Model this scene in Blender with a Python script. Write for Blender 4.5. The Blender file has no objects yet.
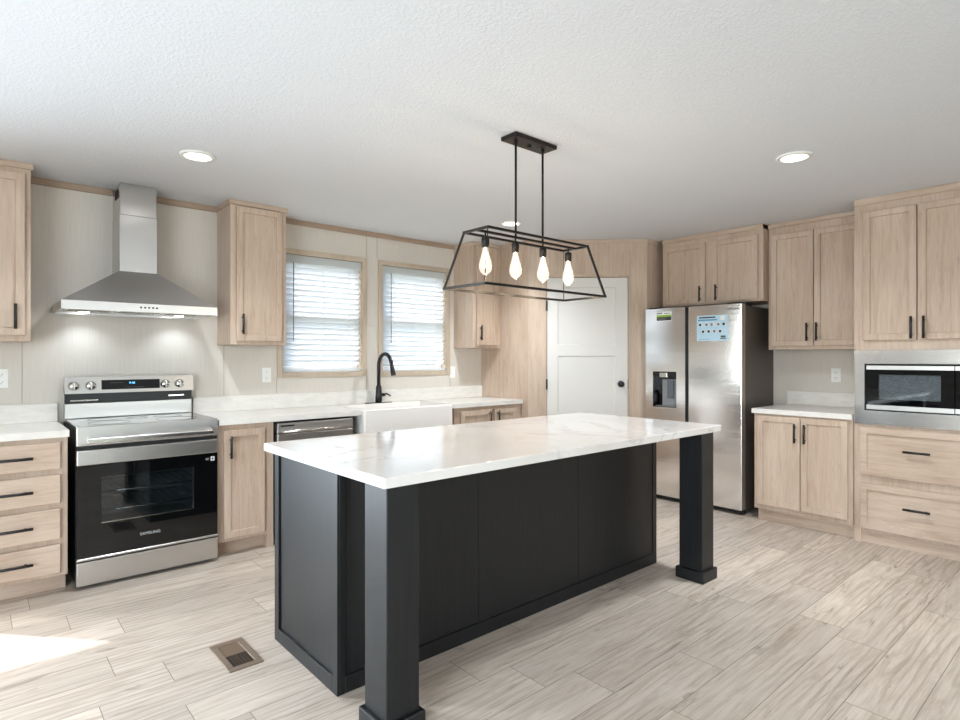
import bpy, bmesh, math, random
from mathutils import Vector, Matrix
random.seed(7)
PI = math.pi
SC = bpy.context.scene
COL = SC.collection

# ------------------------------------------------------------------ camera
cam_d = bpy.data.cameras.new('camera'); cam = bpy.data.objects.new('camera', cam_d); COL.objects.link(cam)
cam.location = (0, 0, 1.317); cam.rotation_euler = (PI/2, 0, -0.71837)
cam_d.sensor_width = 36.0; cam_d.lens = 580.4/960*36; cam_d.shift_y = -2.23/960
cam_d.clip_start = 0.05; cam_d.clip_end = 200
SC.camera = cam

# ------------------------------------------------------------------ view, world, sun, daylight, fill
SC.view_settings.view_transform = 'Standard'; SC.view_settings.look = 'None'
SC.view_settings.gamma = 1.0; SC.view_settings.use_curve_mapping = False
SC.view_settings.exposure = 0.20
SC.cycles.max_bounces = 10; SC.cycles.diffuse_bounces = 6; SC.cycles.glossy_bounces = 5
SC.cycles.transparent_max_bounces = 16; SC.cycles.sample_clamp_indirect = 6.0
SC.cycles.caustics_reflective = False; SC.cycles.caustics_refractive = False

world = bpy.data.worlds.new('world'); SC.world = world; world.use_nodes = True
wn = world.node_tree; wn.nodes.clear()
_o = wn.nodes.new('ShaderNodeOutputWorld'); _b = wn.nodes.new('ShaderNodeBackground')
_s = wn.nodes.new('ShaderNodeTexSky'); _s.sky_type = 'NISHITA'; _s.sun_disc = False
_s.sun_elevation = math.radians(47); _s.sun_rotation = math.radians(320); _s.air_density = 1.0; _s.dust_density = 2.0
_b.inputs[1].default_value = 0.9
wn.links.new(_s.outputs[0], _b.inputs[0]); wn.links.new(_b.outputs[0], _o.inputs[0])

def lamp(name, kind, loc, energy, color=(1, 1, 1), aim=None, **kw):
    d = bpy.data.lights.new(name, kind); d.energy = energy; d.color = color
    for k, v in kw.items(): setattr(d, k, v)
    o = bpy.data.objects.new(name, d); COL.objects.link(o); o.location = loc
    if aim: o.rotation_euler = Vector(aim).to_track_quat('-Z', 'Y').to_euler()
    return o
_e = math.radians(47)
lamp('sun', 'SUN', (-4, 9, 8), 5.5, (.96, .97, 1), aim=(.665*math.cos(_e), -.747*math.cos(_e), -math.sin(_e)), angle=.0093)
# lamps added in the unseen openings stand in for daylight; front pair is fill
lamp('daylight_left', 'AREA', (-2.62, -.25, 1.2), 125, (.80, .91, 1.0), aim=(1, .6, -.22), shape='RECTANGLE', size=2.8, size_y=1.8, spread=math.radians(150))
lamp('daylight_door', 'AREA', (-1.12, 4.70, 1.16), 60, (.76, .89, 1.0), aim=(.5, -1, -.05), shape='RECTANGLE', size=.54, size_y=2.0, spread=math.radians(90))
lamp('fill_front_left', 'AREA', (-.4, -6.12, 1.35), 40, (.86, .93, 1), aim=(0, 1, 0), shape='RECTANGLE', size=1.7, size_y=1.4)
lamp('fill_front_right', 'AREA', (3.2, -6.12, 1.35), 60, (.86, .93, 1), aim=(0, 1, 0), shape='RECTANGLE', size=1.7, size_y=1.4)

# ------------------------------------------------------------------ helpers
class MB:
    """collects shapes, becomes one mesh"""
    def __init__(s, off=(0, 0, 0)): s.bm = bmesh.new(); s.off = Vector(off)
    def box(s, x0, x1, y0, y1, z0, z1, bev=0, rot=None, seg=1):
        b = bmesh.new(); bmesh.ops.create_cube(b, size=1)
        c = Vector(((x0+x1)/2, (y0+y1)/2, (z0+z1)/2))
        M = Matrix.Diagonal((abs(x1-x0), abs(y1-y0), abs(z1-z0), 1))
        bmesh.ops.transform(b, matrix=M, verts=b.verts)
        if bev: bmesh.ops.bevel(b, geom=list(b.edges), offset=bev, segments=seg, affect='EDGES', profile=.5)
        if rot is not None: bmesh.ops.transform(b, matrix=rot.to_4x4(), verts=b.verts)
        bmesh.ops.translate(b, vec=c, verts=b.verts); s.add(b); return s
    def add(s, b):
        m = bpy.data.meshes.new('t'); b.to_mesh(m); b.free(); s.bm.from_mesh(m); bpy.data.meshes.remove(m)
    def shaker(s, x0, x1, z0, z1, y0, t=.02, st=.06, rl=None, dep=.008):
        """a framed door / drawer front; its face looks to -y, y0 = its back"""
        b = bmesh.new(); bmesh.ops.create_cube(b, size=1)
        bmesh.ops.transform(b, matrix=Matrix.Translation(((x0+x1)/2, y0-t/2, (z0+z1)/2)) @ Matrix.Diagonal((x1-x0, t, z1-z0, 1)), verts=b.verts)
        bmesh.ops.bevel(b, geom=list(b.edges), offset=.002, segments=1, affect='EDGES')
        b.faces.ensure_lookup_table()
        f = max((f for f in b.faces if f.normal.y < -.9), key=lambda f: f.calc_area())
        bmesh.ops.inset_region(b, faces=[f], thickness=st-.002)
        bmesh.ops.inset_region(b, faces=[f], thickness=.004, depth=-dep)
        s.add(b); return s
    def tube(s, pts, r, seg=12, closed=False, caps=True):
        pts = [Vector(p) for p in pts]; n = len(pts); rs = r if isinstance(r, (list, tuple)) else [r]*n
        rings = []; up = None
        for i, p in enumerate(pts):
            a = pts[(i-1) % n] if (i > 0 or closed) else p; c = pts[(i+1) % n] if (i < n-1 or closed) else p
            t = (c-a).normalized()
            if up is None: up = Vector((0, 0, 1)) if abs(t.z) < .9 else Vector((1, 0, 0))
            u = (up - t*up.dot(t)).normalized(); v = t.cross(u); up = u
            rings.append([s.bm.verts.new(p + rs[i]*(math.cos(2*PI*k/seg)*u + math.sin(2*PI*k/seg)*v)) for k in range(seg)])
        m = n if closed else n-1
        for i in range(m):
            A, B = rings[i], rings[(i+1) % n]
            for k in range(seg):
                f = s.bm.faces.new((A[k], A[(k+1) % seg], B[(k+1) % seg], B[k])); f.smooth = True
        if caps and not closed:
            s.bm.faces.new(list(reversed(rings[0]))); s.bm.faces.new(rings[-1])
        return s
    def bar(s, a, b, w, w2=None):
        """square bar from a to b"""
        a, b = Vector(a), Vector(b); d = b-a; L = d.length
        q = d.to_track_quat('Z', 'Y')
        bb = bmesh.new(); bmesh.ops.create_cube(bb, size=1)
        bmesh.ops.transform(bb, matrix=Matrix.Translation((a+b)/2) @ q.to_matrix().to_4x4() @ Matrix.Diagonal((w, w2 or w, L+w*.9, 1)), verts=bb.verts)
        s.add(bb); return s
    def lathe(s, prof, c=(0, 0, 0), seg=24, axis='z'):
        c = Vector(c); rings = []
        def P(r, h, a):
            if axis == 'z': return c + Vector((r*math.cos(a), r*math.sin(a), h))
            if axis == 'y': return c + Vector((r*math.cos(a), h, r*math.sin(a)))
            return c + Vector((h, r*math.cos(a), r*math.sin(a)))
        for r, h in prof:
            if r < 1e-6: rings.append([s.bm.verts.new(P(0, h, 0))])
            else: rings.append([s.bm.verts.new(P(r, h, 2*PI*k/seg)) for k in range(seg)])
        for A, B in zip(rings, rings[1:]):
            for k in range(seg):
                a0, a1 = A[k % len(A)], A[(k+1) % len(A)]; b0, b1 = B[k % len(B)], B[(k+1) % len(B)]
                vs = []
                for v in (a0, a1, b1, b0):
                    if v not in vs: vs.append(v)
                if len(vs) > 2:
                    try: f = s.bm.faces.new(vs); f.smooth = True
                    except ValueError: pass
        for R in (rings[0], rings[-1]):
            if len(R) > 2:
                try: s.bm.faces.new(R)
                except ValueError: pass
        return s
    def hexa(s, low, high):
        """eight corners: low 4 (ccw from above), high 4"""
        a = [s.bm.verts.new(p) for p in low]; b = [s.bm.verts.new(p) for p in high]
        s.bm.faces.new(list(reversed(a))); s.bm.faces.new(b)
        for i in range(4): s.bm.faces.new((a[i], a[(i+1) % 4], b[(i+1) % 4], b[i]))
        return s
    def prism(s, pts, z0, z1):
        a = [s.bm.verts.new((x, y, z0)) for x, y in pts]; b = [s.bm.verts.new((x, y, z1)) for x, y in pts]
        s.bm.faces.new(list(reversed(a))); s.bm.faces.new(b); n = len(pts)
        for i in range(n): s.bm.faces.new((a[i], a[(i+1) % n], b[(i+1) % n], b[i]))
        return s
    def build(s, name, mat, parent=None, loc=(0, 0, 0), rotz=0):
        bmesh.ops.recalc_face_normals(s.bm, faces=s.bm.faces)
        if s.off.length: bmesh.ops.translate(s.bm, vec=s.off, verts=s.bm.verts)
        m = bpy.data.meshes.new(name); s.bm.to_mesh(m); s.bm.free()
        m.materials.append(mat)
        o = bpy.data.objects.new(name, m); COL.objects.link(o)
        o.location = loc; o.rotation_euler = (0, 0, rotz)
        if parent: o.parent = parent
        return o

def thing(name, label, cat, loc=(0, 0, 0), rotz=0, group=None):
    o = bpy.data.objects.new(name, None); o.empty_display_size = .1; COL.objects.link(o)
    o.location = loc; o.rotation_euler = (0, 0, rotz); o['label'] = label; o['category'] = cat
    if group: o['group'] = group
    return o
def tag(o, label, cat, group=None):
    o['label'] = label; o['category'] = cat
    if group: o['group'] = group
    return o
def struct(o): o['kind'] = 'structure'; return o

def lettering(name, body, size, mat, parent, M, extrude=.0004, align='CENTER'):
    c = bpy.data.curves.new(name, 'FONT'); c.body = body; c.size = size; c.align_x = align; c.align_y = 'CENTER'; c.extrude = extrude
    t = bpy.data.objects.new('tmp', c); COL.objects.link(t)
    bpy.context.view_layer.update()
    m = bpy.data.meshes.new_from_object(t.evaluated_get(bpy.context.evaluated_depsgraph_get()))
    bpy.data.objects.remove(t); m.transform(M); m.materials.clear(); m.materials.append(mat); m.name = name
    o = bpy.data.objects.new(name, m); COL.objects.link(o); o.parent = parent
    return o
def face_y(x, y, z):   # lettering that faces local -y
    return Matrix.Translation((x, y, z)) @ Matrix.Rotation(PI/2, 4, 'X')

# ------------------------------------------------------------------ materials
def lin(r, g, b):
    f = lambda c: (c/255/12.92 if c/255 <= .04045 else ((c/255+.055)/1.055)**2.4)
    return (f(r), f(g), f(b), 1)
class NT:
    def __init__(s, name):
        s.m = bpy.data.materials.new(name); s.m.use_nodes = True; s.t = s.m.node_tree
        s.p = s.t.nodes['Principled BSDF']; s.out = s.t.nodes['Material Output']
    def n(s, kind, **kw):
        x = s.t.nodes.new('ShaderNode'+kind)
        for k, v in kw.items(): setattr(x, k, v)
        return x
    def l(s, a, b): s.t.links.new(a, b)
    def math(s, op, a, b=None, clamp=False):
        x = s.n('Math', operation=op, use_clamp=clamp)
        for i, v in enumerate((a, b)):
            if v is None: continue
            if isinstance(v, (int, float)): x.inputs[i].default_value = v
            else: s.l(v, x.inputs[i])
        return x.outputs[0]
    def coords(s, scale=(1, 1, 1), rnd=0.0, src='Object'):
        tc = s.n('TexCoord'); mp = s.n('Mapping'); mp.inputs['Scale'].default_value = scale
        s.l(tc.outputs[src], mp.inputs['Vector'])
        if rnd:
            oi = s.n('ObjectInfo'); k = s.math('MULTIPLY', oi.outputs['Random'], rnd)
            cb = s.n('CombineXYZ')
            for i in range(3): s.l(k, cb.inputs[i])
            s.l(cb.outputs[0], mp.inputs['Location'])
        return mp.outputs[0]
    def noise(s, vec, scale=1.0, detail=3.0, rough=.5, dist=0.0):
        x = s.n('TexNoise'); x.inputs['Scale'].default_value = scale; x.inputs['Detail'].default_value = detail
        x.inputs['Roughness'].default_value = rough; x.inputs['Distortion'].default_value = dist
        s.l(vec, x.inputs['Vector']); return x.outputs[0]
    def ramp(s, v, stops):
        x = s.n('ValToRGB'); e = x.color_ramp.elements
        while len(e) < len(stops): e.new(.5)
        for i, (p, c) in enumerate(stops):
            e[i].position = p; e[i].color = c if len(c) == 4 else (*c, 1)
        s.l(v, x.inputs[0]); return x.outputs[0]
    def mix(s, f, a, b, mode='MIX'):
        x = s.n('Mix', data_type='RGBA', blend_type=mode)
        for i, v in ((0, f), (6, a), (7, b)):
            if isinstance(v, (int, float)): x.inputs[i].default_value = v
            elif isinstance(v, tuple): x.inputs[i].default_value = v
            else: s.l(v, x.inputs[i])
        return x.outputs[2]
    def bump(s, h, strength=.2, dist=.002):
        x = s.n('Bump'); x.inputs['Strength'].default_value = strength; x.inputs['Distance'].default_value = dist
        s.l(h, x.inputs['Height']); s.l(x.outputs[0], s.p.inputs['Normal'])
    def set(s, **kw):
        for k, v in kw.items():
            i = s.p.inputs[k.replace('_', ' ')]
            if isinstance(v, (int, float, tuple)): i.default_value = v
            else: s.l(v, i)
        return s
def plain(name, col, rough=.5, metal=0.0, spec=.5, coat=0.0):
    t = NT(name); t.set(Base_Color=col, Roughness=rough, Metallic=metal); t.p.inputs['Specular IOR Level'].default_value = spec
    if coat: t.p.inputs['Coat Weight'].default_value = coat
    return t.m
def emit(name, col, strength):
    t = NT(name); t.set(Base_Color=(0, 0, 0, 1)); t.p.inputs['Emission Color'].default_value = col; t.p.inputs['Emission Strength'].default_value = strength
    return t.m

def wood(name, axis, light, mid, dark):
    t = NT(name)
    sc = {'z': (1, 1, .07), 'x': (.07, 1, 1)}[axis]
    v = t.coords(sc, 30.0)
    n1 = t.noise(v, 34, 6, .65, .8); n2 = t.noise(v, 160, 2, .5)
    c = t.ramp(n1, [(.30, dark), (.5, mid), (.68, light)])
    c = t.mix(.22, c, t.ramp(n2, [(.35, dark), (.65, light)]))
    v2 = t.coords({'z': (1, 1, .35), 'x': (.35, 1, 1)}[axis], 17.0)
    spots = t.ramp(t.noise(v2, 18, 4, .65), [(.33, (1, 1, 1)), (.40, (0, 0, 0))])
    c = t.mix(t.math('MULTIPLY', spots, .5), c, dark, 'MIX')
    n3 = t.noise(t.coords((1, 1, .6), 9.0), 3.0, 2)
    c = t.mix(.35, c, t.ramp(n3, [(.35, dark), (.65, light)]), 'MIX')
    t.set(Base_Color=c, Roughness=.45); t.bump(n2, .08, .001)
    return t.m
WL, WM, WD = lin(206, 186, 168), lin(194, 172, 152), lin(168, 143, 122)
M_wood = wood('maple_laminate', 'z', WL, WM, WD)
M_woodh = wood('maple_laminate_horizontal', 'x', WL, WM, WD)
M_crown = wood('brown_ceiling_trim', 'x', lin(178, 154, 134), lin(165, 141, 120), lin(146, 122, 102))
M_casing = wood('pale_window_casing', 'z', lin(204, 188, 168), lin(194, 177, 156), lin(176, 157, 136))

def wallmat():
    t = NT('linen_wall_panel')
    n = t.noise(t.coords((1, 1, .02)), 220, 2); n2 = t.noise(t.coords((1, 1, .5)), 2.5, 2)
    c = t.ramp(n, [(.3, lin(203, 195, 184)), (.7, lin(215, 207, 197))])
    c = t.mix(.25, c, t.ramp(n2, [(.3, lin(198, 189, 177)), (.7, lin(217, 209, 199))]))
    t.set(Base_Color=c, Roughness=.6); t.bump(n, .05, .001); return t.m
M_wall = wallmat()
def ceilmat():
    t = NT('textured_ceiling_paint')
    v = t.coords(); n = t.noise(v, 75, 4, .65); n2 = t.noise(v, 22, 3, .6)
    h = t.math('ADD', t.ramp(n, [(.45, (0, 0, 0)), (.62, (1, 1, 1))]), t.math('MULTIPLY', n2, .6))
    t.set(Base_Color=lin(218, 220, 224), Roughness=.85); t.bump(h, .28, .004); return t.m
M_ceil = ceilmat()
def floormat():
    t = NT('oak_plank_vinyl')
    uv1 = t.n('UVMap', uv_map='near'); uv2 = t.n('UVMap', uv_map='far')
    a = t.n('SeparateXYZ'); b = t.n('SeparateXYZ'); t.l(uv1.outputs[0], a.inputs[0]); t.l(uv2.outputs[0], b.inputs[0])
    d = t.math('MINIMUM', t.math('MINIMUM', a.outputs[0], a.outputs[1]), t.math('MINIMUM', b.outputs[0], b.outputs[1]))
    seam = t.math('LESS_THAN', d, .0016)
    at = t.n('Attribute', attribute_name='plank'); sp = t.n('SeparateXYZ'); t.l(at.outputs['Vector'], sp.inputs[0])
    tc = t.n('TexCoord'); ad = t.n('VectorMath', operation='MULTIPLY_ADD'); ad.inputs[1].default_value = (1, 1, 1)
    sh = t.n('VectorMath', operation='SCALE'); t.l(at.outputs['Vector'], sh.inputs[0]); sh.inputs['Scale'].default_value = 40
    t.l(tc.outputs['Object'], ad.inputs[0]); t.l(sh.outputs[0], ad.inputs[2])
    def M(scale):
        m = t.n('Mapping'); m.inputs['Scale'].default_value = scale; t.l(ad.outputs[0], m.inputs[0]); return m.outputs[0]
    n1 = t.noise(M((.9, 7, 1)), 3.0, 6, .62, 1.2)
    base = t.ramp(n1, [(.28, lin(160, 143, 127)), (.44, lin(198, 184, 170)), (.60, lin(216, 204, 191))])
    # cathedral grain
    w = t.n('TexWave', wave_type='BANDS', bands_direction='Y'); w.inputs['Scale'].default_value = 2.2
    w.inputs['Distortion'].default_value = 9; w.inputs['Detail'].default_value = 3; w.inputs['Detail Scale'].default_value = .9
    t.l(M((.55, 4.2, 1)), w.inputs['Vector'])
    gm = t.ramp(t.noise(M((.8, 3, 1)), 1.6, 2), [(.42, (0, 0, 0)), (.56, (1, 1, 1))])
    g = t.ramp(w.outputs[0], [(.0, (1, 1, 1)), (.35, (0, 0, 0))])
    base = t.mix(t.math('MULTIPLY', t.math('MULTIPLY', g, gm), .55), base, lin(150, 130, 112))
    fine = t.noise(M((1.5, 60, 1)), 4, 3, .6)
    base = t.mix(.28, base, t.ramp(fine, [(.35, lin(176, 160, 146)), (.65, lin(224, 215, 205))]))
    # knots and dark checks
    k = t.ramp(t.noise(M((1.4, 4.2, 1)), 2.4, 3, .58, .6), [(.655, (0, 0, 0)), (.74, (1, 1, 1))])
    base = t.mix(t.math('MULTIPLY', k, .62), base, lin(112, 95, 80))
    ck = t.noise(M((1.1, 16, 1)), 2.6, 3, .6, .9)
    ck = t.ramp(ck, [(.66, (0, 0, 0)), (.70, (1, 1, 1))])
    base = t.mix(t.math('MULTIPLY', ck, .45), base, lin(120, 104, 90))
    tone = t.ramp(sp.outputs[0], [(0, (.84, .82, .80)), (1, (1.04, 1.015, .985))])
    base = t.mix(1.0, base, tone, 'MULTIPLY')
    base = t.mix(t.math('MULTIPLY', seam, .85), base, lin(120, 106, 94))
    t.set(Base_Color=base, Roughness=t.ramp(fine, [(.3, (.40, .40, .40)), (.7, (.50, .50, .50))]))
    t.p.inputs['Specular IOR Level'].default_value = .4
    t.bump(t.math('SUBTRACT', t.math('MULTIPLY', fine, .3), seam), .25, .001); return t.m
M_floor = floormat()
def blackwood():
    t = NT('black_stained_wood')
    n = t.noise(t.coords((1, 1, .03), 20.0), 130, 3, .6)
    c = t.ramp(n, [(.3, lin(8, 9, 11)), (.7, lin(24, 25, 27))])
    t.set(Base_Color=c, Roughness=.42); t.p.inputs['Specular IOR Level'].default_value = .45; t.bump(n, .3, .001); return t.m
M_black = blackwood()
def quartz():
    t = NT('white_veined_quartz')
    v = t.coords((1, 1, 1)); w = t.noise(v, 1.1, 4, .55, 1.8)
    vein = t.math('ABSOLUTE', t.math('SUBTRACT', w, .5))
    vein = t.ramp(vein, [(.0, (1, 1, 1)), (.018, (0, 0, 0))])
    msk = t.ramp(t.noise(v, 2.3, 2), [(.42, (0, 0, 0)), (.6, (1, 1, 1))])
    cl = t.ramp(t.noise(v, 1.7, 3, .5, .6), [(.4, lin(226, 222, 218)), (.65, lin(217, 211, 205))])
    c = t.mix(t.math('MULTIPLY', t.math('MULTIPLY', vein, msk), .55), cl, lin(176, 165, 155))
    t.set(Base_Color=c, Roughness=.09); return t.m
M_quartz = quartz()
def laminate():
    t = NT('white_laminate')
    n = t.noise(t.coords((.35, 1, 1)), 30, 4, .6)
    c = t.ramp(n, [(.3, lin(216, 211, 203)), (.7, lin(230, 226, 219))])
    t.set(Base_Color=c, Roughness=.28); return t.m
M_lam = laminate()
def steel(name, sc, base=(.60, .585, .565, 1), rough=.27):
    t = NT(name)
    n = t.noise(t.coords(sc), 1.0, 3, .6)
    t.set(Base_Color=base, Metallic=1.0, Roughness=t.ramp(n, [(.3, (rough-.015,)*3), (.7, (rough+.02,)*3)]))
    t.p.inputs['Anisotropic'].default_value = .4
    t.bump(n, .012, .0005); return t.m
M_steel = steel('brushed_stainless', (3, 300, 300), (.60, .585, .565, 1), .30)
M_steelv = steel('brushed_stainless_vertical', (260, 260, 3), (.58, .565, .545, 1), .25)
M_steelr = steel('satin_stainless', (3, 300, 300), (.78, .76, .74, 1), .18)
M_dw = steel('dishwasher_stainless', (3, 300, 300), (.60, .55, .51, 1), .38)
M_fridge = steel('fridge_stainless', (4, 240, 240), (.74, .73, .715, 1), .15)
def fridgemat():
    t = NT('rippled_stainless')
    n = t.noise(t.coords((4, 240, 240)), 1.0, 3, .6)
    rip = t.noise(t.coords((.9, 1, 9)), 2.2, 2, .5, .4)
    t.set(Base_Color=(.82, .81, .795, 1), Metallic=1.0, Roughness=t.ramp(n, [(.3, (.13,)*3), (.7, (.16,)*3)]))
    t.p.inputs['Anisotropic'].default_value = .4
    t.bump(rip, .09, .006); return t.m
M_fridge = fridgemat()
M_white = plain('white_door_paint', lin(214, 210, 204), .45)
M_plastic = plain('white_plastic', lin(236, 235, 230), .35)
M_porc = plain('white_porcelain', lin(238, 233, 228), .12)
M_blackm = plain('matte_black_metal', lin(22, 21, 21), .42, .0)
M_bronze = plain('dark_bronze_metal', lin(38, 33, 29), .38, .6)
M_blackg = plain('black_glass', lin(9, 10, 11), .04, 0, .5)
M_blackp = plain('black_enamel', lin(16, 16, 17), .35)
M_rubber = plain('black_rubber', lin(20, 20, 20), .7)
M_frside = plain('graphite_painted_steel', lin(92, 84, 77), .45, .3)
M_dark = plain('dark_recess', lin(18, 18, 18), .6)
M_cavity = plain('oven_enamel', lin(120, 128, 130), .3)
M_chrome = plain('chrome', lin(205, 203, 198), .15, 1.0)
M_vent = plain('brown_painted_register', lin(128, 110, 94), .45, .2)
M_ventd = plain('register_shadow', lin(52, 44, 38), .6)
M_vinyl = plain('white_vinyl', lin(235, 236, 236), .4)
M_slot = plain('outlet_slot', lin(70, 66, 62), .6)
def blindmat():
    t = NT('white_blind_slat')
    d = t.n('BsdfDiffuse'); d.inputs[0].default_value = lin(240, 240, 238)
    tr = t.n('BsdfTranslucent'); tr.inputs[0].default_value = lin(225, 228, 230)
    mx = t.n('MixShader'); mx.inputs[0].default_value = .55
    t.l(d.outputs[0], mx.inputs[1]); t.l(tr.outputs[0], mx.inputs[2]); t.l(mx.outputs[0], t.out.inputs[0]); return t.m
M_blind = blindmat()
def glassmat(name, tint=(1, 1, 1, 1), refl=1.0, ior=1.45, rough=.0):
    t = NT(name)
    tr = t.n('BsdfTransparent'); tr.inputs[0].default_value = tint
    g = t.n('BsdfGlossy'); g.inputs['Roughness'].default_value = rough
    fr = t.n('Fresnel'); fr.inputs[0].default_value = ior
    geo = t.n('NewGeometry'); front = t.math('SUBTRACT', 1.0, geo.outputs['Backfacing'])
    mx = t.n('MixShader'); t.l(t.math('MULTIPLY', t.math('MULTIPLY', fr.outputs[0], refl, True), front), mx.inputs[0])
    t.l(tr.outputs[0], mx.inputs[1]); t.l(g.outputs[0], mx.inputs[2]); t.l(mx.outputs[0], t.out.inputs[0]); return t.m
M_glass = glassmat('window_glass')
M_ovenglass = glassmat('oven_window_glass', (.62, .66, .67, 1), 1.5, 1.6)
M_mwglass = glassmat('microwave_window_glass', (.74, .76, .77, 1), 1.2, 1.5)
def bulbmat():
    t = NT('lit_bulb_glass')
    tr = t.n('BsdfTransparent'); tr.inputs[0].default_value = (.95, .93, .9, 1)
    g = t.n('BsdfGlossy'); g.inputs['Roughness'].default_value = .02
    fr = t.n('Fresnel'); fr.inputs[0].default_value = 1.4
    geo = t.n('NewGeometry'); front = t.math('SUBTRACT', 1.0, geo.outputs['Backfacing'])
    mx = t.n('MixShader'); t.l(t.math('MULTIPLY', fr.outputs[0], front), mx.inputs[0]); t.l(tr.outputs[0], mx.inputs[1]); t.l(g.outputs[0], mx.inputs[2])
    em = t.n('Emission'); em.inputs[0].default_value = (1, .92, .79, 1); em.inputs[1].default_value = .42
    ad = t.n('AddShader'); t.l(mx.outputs[0], ad.inputs[0]); t.l(em.outputs[0], ad.inputs[1]); t.l(ad.outputs[0], t.out.inputs[0]); return t.m
M_bulb = bulbmat()
def screenmat():
    t = NT('perforated_screen')
    n = t.noise(t.coords((1, 1, 4)), 60, 4, .7)
    t.set(Base_Color=t.ramp(n, [(.35, lin(112, 116, 118)), (.65, lin(170, 173, 174))]), Roughness=.4, Metallic=.2); return t.m
M_fil = emit('lit_filament', (1, .80, .50, 1), 22.0)
M_disc = emit('lit_diffuser', (1, .98, .95, 1), 6.0)
M_hoodl = emit('lit_hood_lamp', (.96, .98, 1, 1), 12.0)
M_clock = emit('blue_clock_digits', (.1, .5, 1, 1), 3.0)
M_stk = plain('pale_blue_sticker', lin(188, 218, 236), .4)
M_stkw = plain('white_sticker', lin(238, 239, 238), .4)
M_ink = plain('dark_ink', lin(40, 48, 60), .5)
M_inkb = plain('blue_ink', lin(90, 150, 180), .5)
M_green = plain('green_print', lin(150, 190, 60), .5)
M_grey = plain('grey_print', lin(120, 124, 122), .5)
M_letter = plain('silver_lettering', lin(190, 190, 190), .4)
M_letterd = plain('grey_lettering', lin(96, 96, 96), .4)
M_hole = plain('grey_plastic', lin(138, 140, 142), .35, .2)

# ------------------------------------------------------------------ room shell
YA, XB, XL, YF, ZC = 4.60, 5.45, -2.5, -6.0, 2.452
TH = .12
def wall_holes(mb, axis, pos, a0, a1, z0, z1, holes, t):
    """a wall slab as one mesh around its rectangular openings; axis = 'y' (runs along x) or 'x' (runs along y)"""
    us = sorted({a0, a1, *[h[0] for h in holes], *[h[1] for h in holes]}); zs = sorted({z0, z1, *[h[2] for h in holes], *[h[3] for h in holes]})
    inside = lambda u, z: any(h[0] < u < h[1] and h[2] < z < h[3] for h in holes)
    lo, hi = min(pos, pos+t), max(pos, pos+t)
    for u0, u1 in zip(us, us[1:]):
        run = None
        for z0_, z1_ in zip(zs, zs[1:]):
            if not inside((u0+u1)/2, (z0_+z1_)/2):
                if axis == 'y': mb.box(u0, u1, lo, hi, z0_, z1_)
                else: mb.box(lo, hi, u0, u1, z0_, z1_)
    bmesh.ops.remove_doubles(mb.bm, verts=mb.bm.verts, dist=1e-5)
    # drop the inner double faces
    seen = {}
    for f in list(mb.bm.faces):
        k = tuple(sorted(tuple(round(c, 4) for c in v.co) for v in f.verts)); seen.setdefault(k, []).append(f)
    dead = [f for fs in seen.values() if len(fs) > 1 for f in fs]
    bmesh.ops.delete(mb.bm, geom=dead, context='FACES')
    return mb
W1 = (1.889, 2.620, 1.197, 2.168); W2 = (2.827, 3.571, 1.192, 2.168)
GD = (-1.47, -.77, 0.03, 2.26)
mb = MB(); wall_holes(mb, 'y', YA, XL-TH, XB+TH, 0, ZC, [W1, W2, GD], TH); struct(mb.build('wall_back', M_wall))
mb = MB(); mb.box(XB, XB+TH, YF-TH, YA, 0, ZC); struct(mb.build('wall_right', M_wall))
mb = MB(); wall_holes(mb, 'x', XL, YF-TH, YA, 0, ZC, [(-1.7, 1.2, .25, 2.15)], -TH); struct(mb.build('wall_left', M_wall))
def stonemat():
    t = NT('grey_ledger_stone')
    v = t.coords((1, 1, 1)); sw = t.n('SeparateXYZ'); t.l(v, sw.inputs[0]); cb = t.n('CombineXYZ'); t.l(sw.outputs[1], cb.inputs[0]); t.l(sw.outputs[2], cb.inputs[1])
    br = t.n('TexBrick'); br.inputs['Scale'].default_value = 1; br.inputs['Brick Width'].default_value = .42; br.inputs['Row Height'].default_value = .09
    br.inputs['Mortar Size'].default_value = .004; br.inputs['Color1'].default_value = lin(196, 194, 190); br.inputs['Color2'].default_value = lin(140, 138, 134); br.inputs['Mortar'].default_value = lin(96, 94, 92)
    t.l(cb.outputs[0], br.inputs['Vector'])
    c = t.mix(.5, br.outputs[0], t.ramp(t.noise(v, 22, 4, .6), [(.3, lin(130, 128, 125)), (.7, lin(205, 203, 199))]))
    t.set(Base_Color=c, Roughness=.8); t.bump(br.outputs[1], -.5, .01); return t.m
mb = MB(); wall_holes(mb, 'x', XL, 1.75, 3.55, 0, ZC, [(2.2, 3.1, .10, .55)], .16); struct(mb.build('trim_7', stonemat()))
mb = MB(); mb.box(XL, XL+.02, 2.2, 3.1, .10, .55); struct(mb.build('trim_8', M_dark))
mb = MB(); wall_holes(mb, 'y', YF, XL, XB, 0, ZC, [(-1.25, .45, .65, 2.05), (2.35, 4.05, .65, 2.05)], -TH); struct(mb.build('wall_front', M_wall))
mb = MB(); mb.box(XL-TH, XB+TH, YF-TH, YA+TH, ZC, ZC+.1); struct(mb.build('ceiling', M_ceil))

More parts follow.
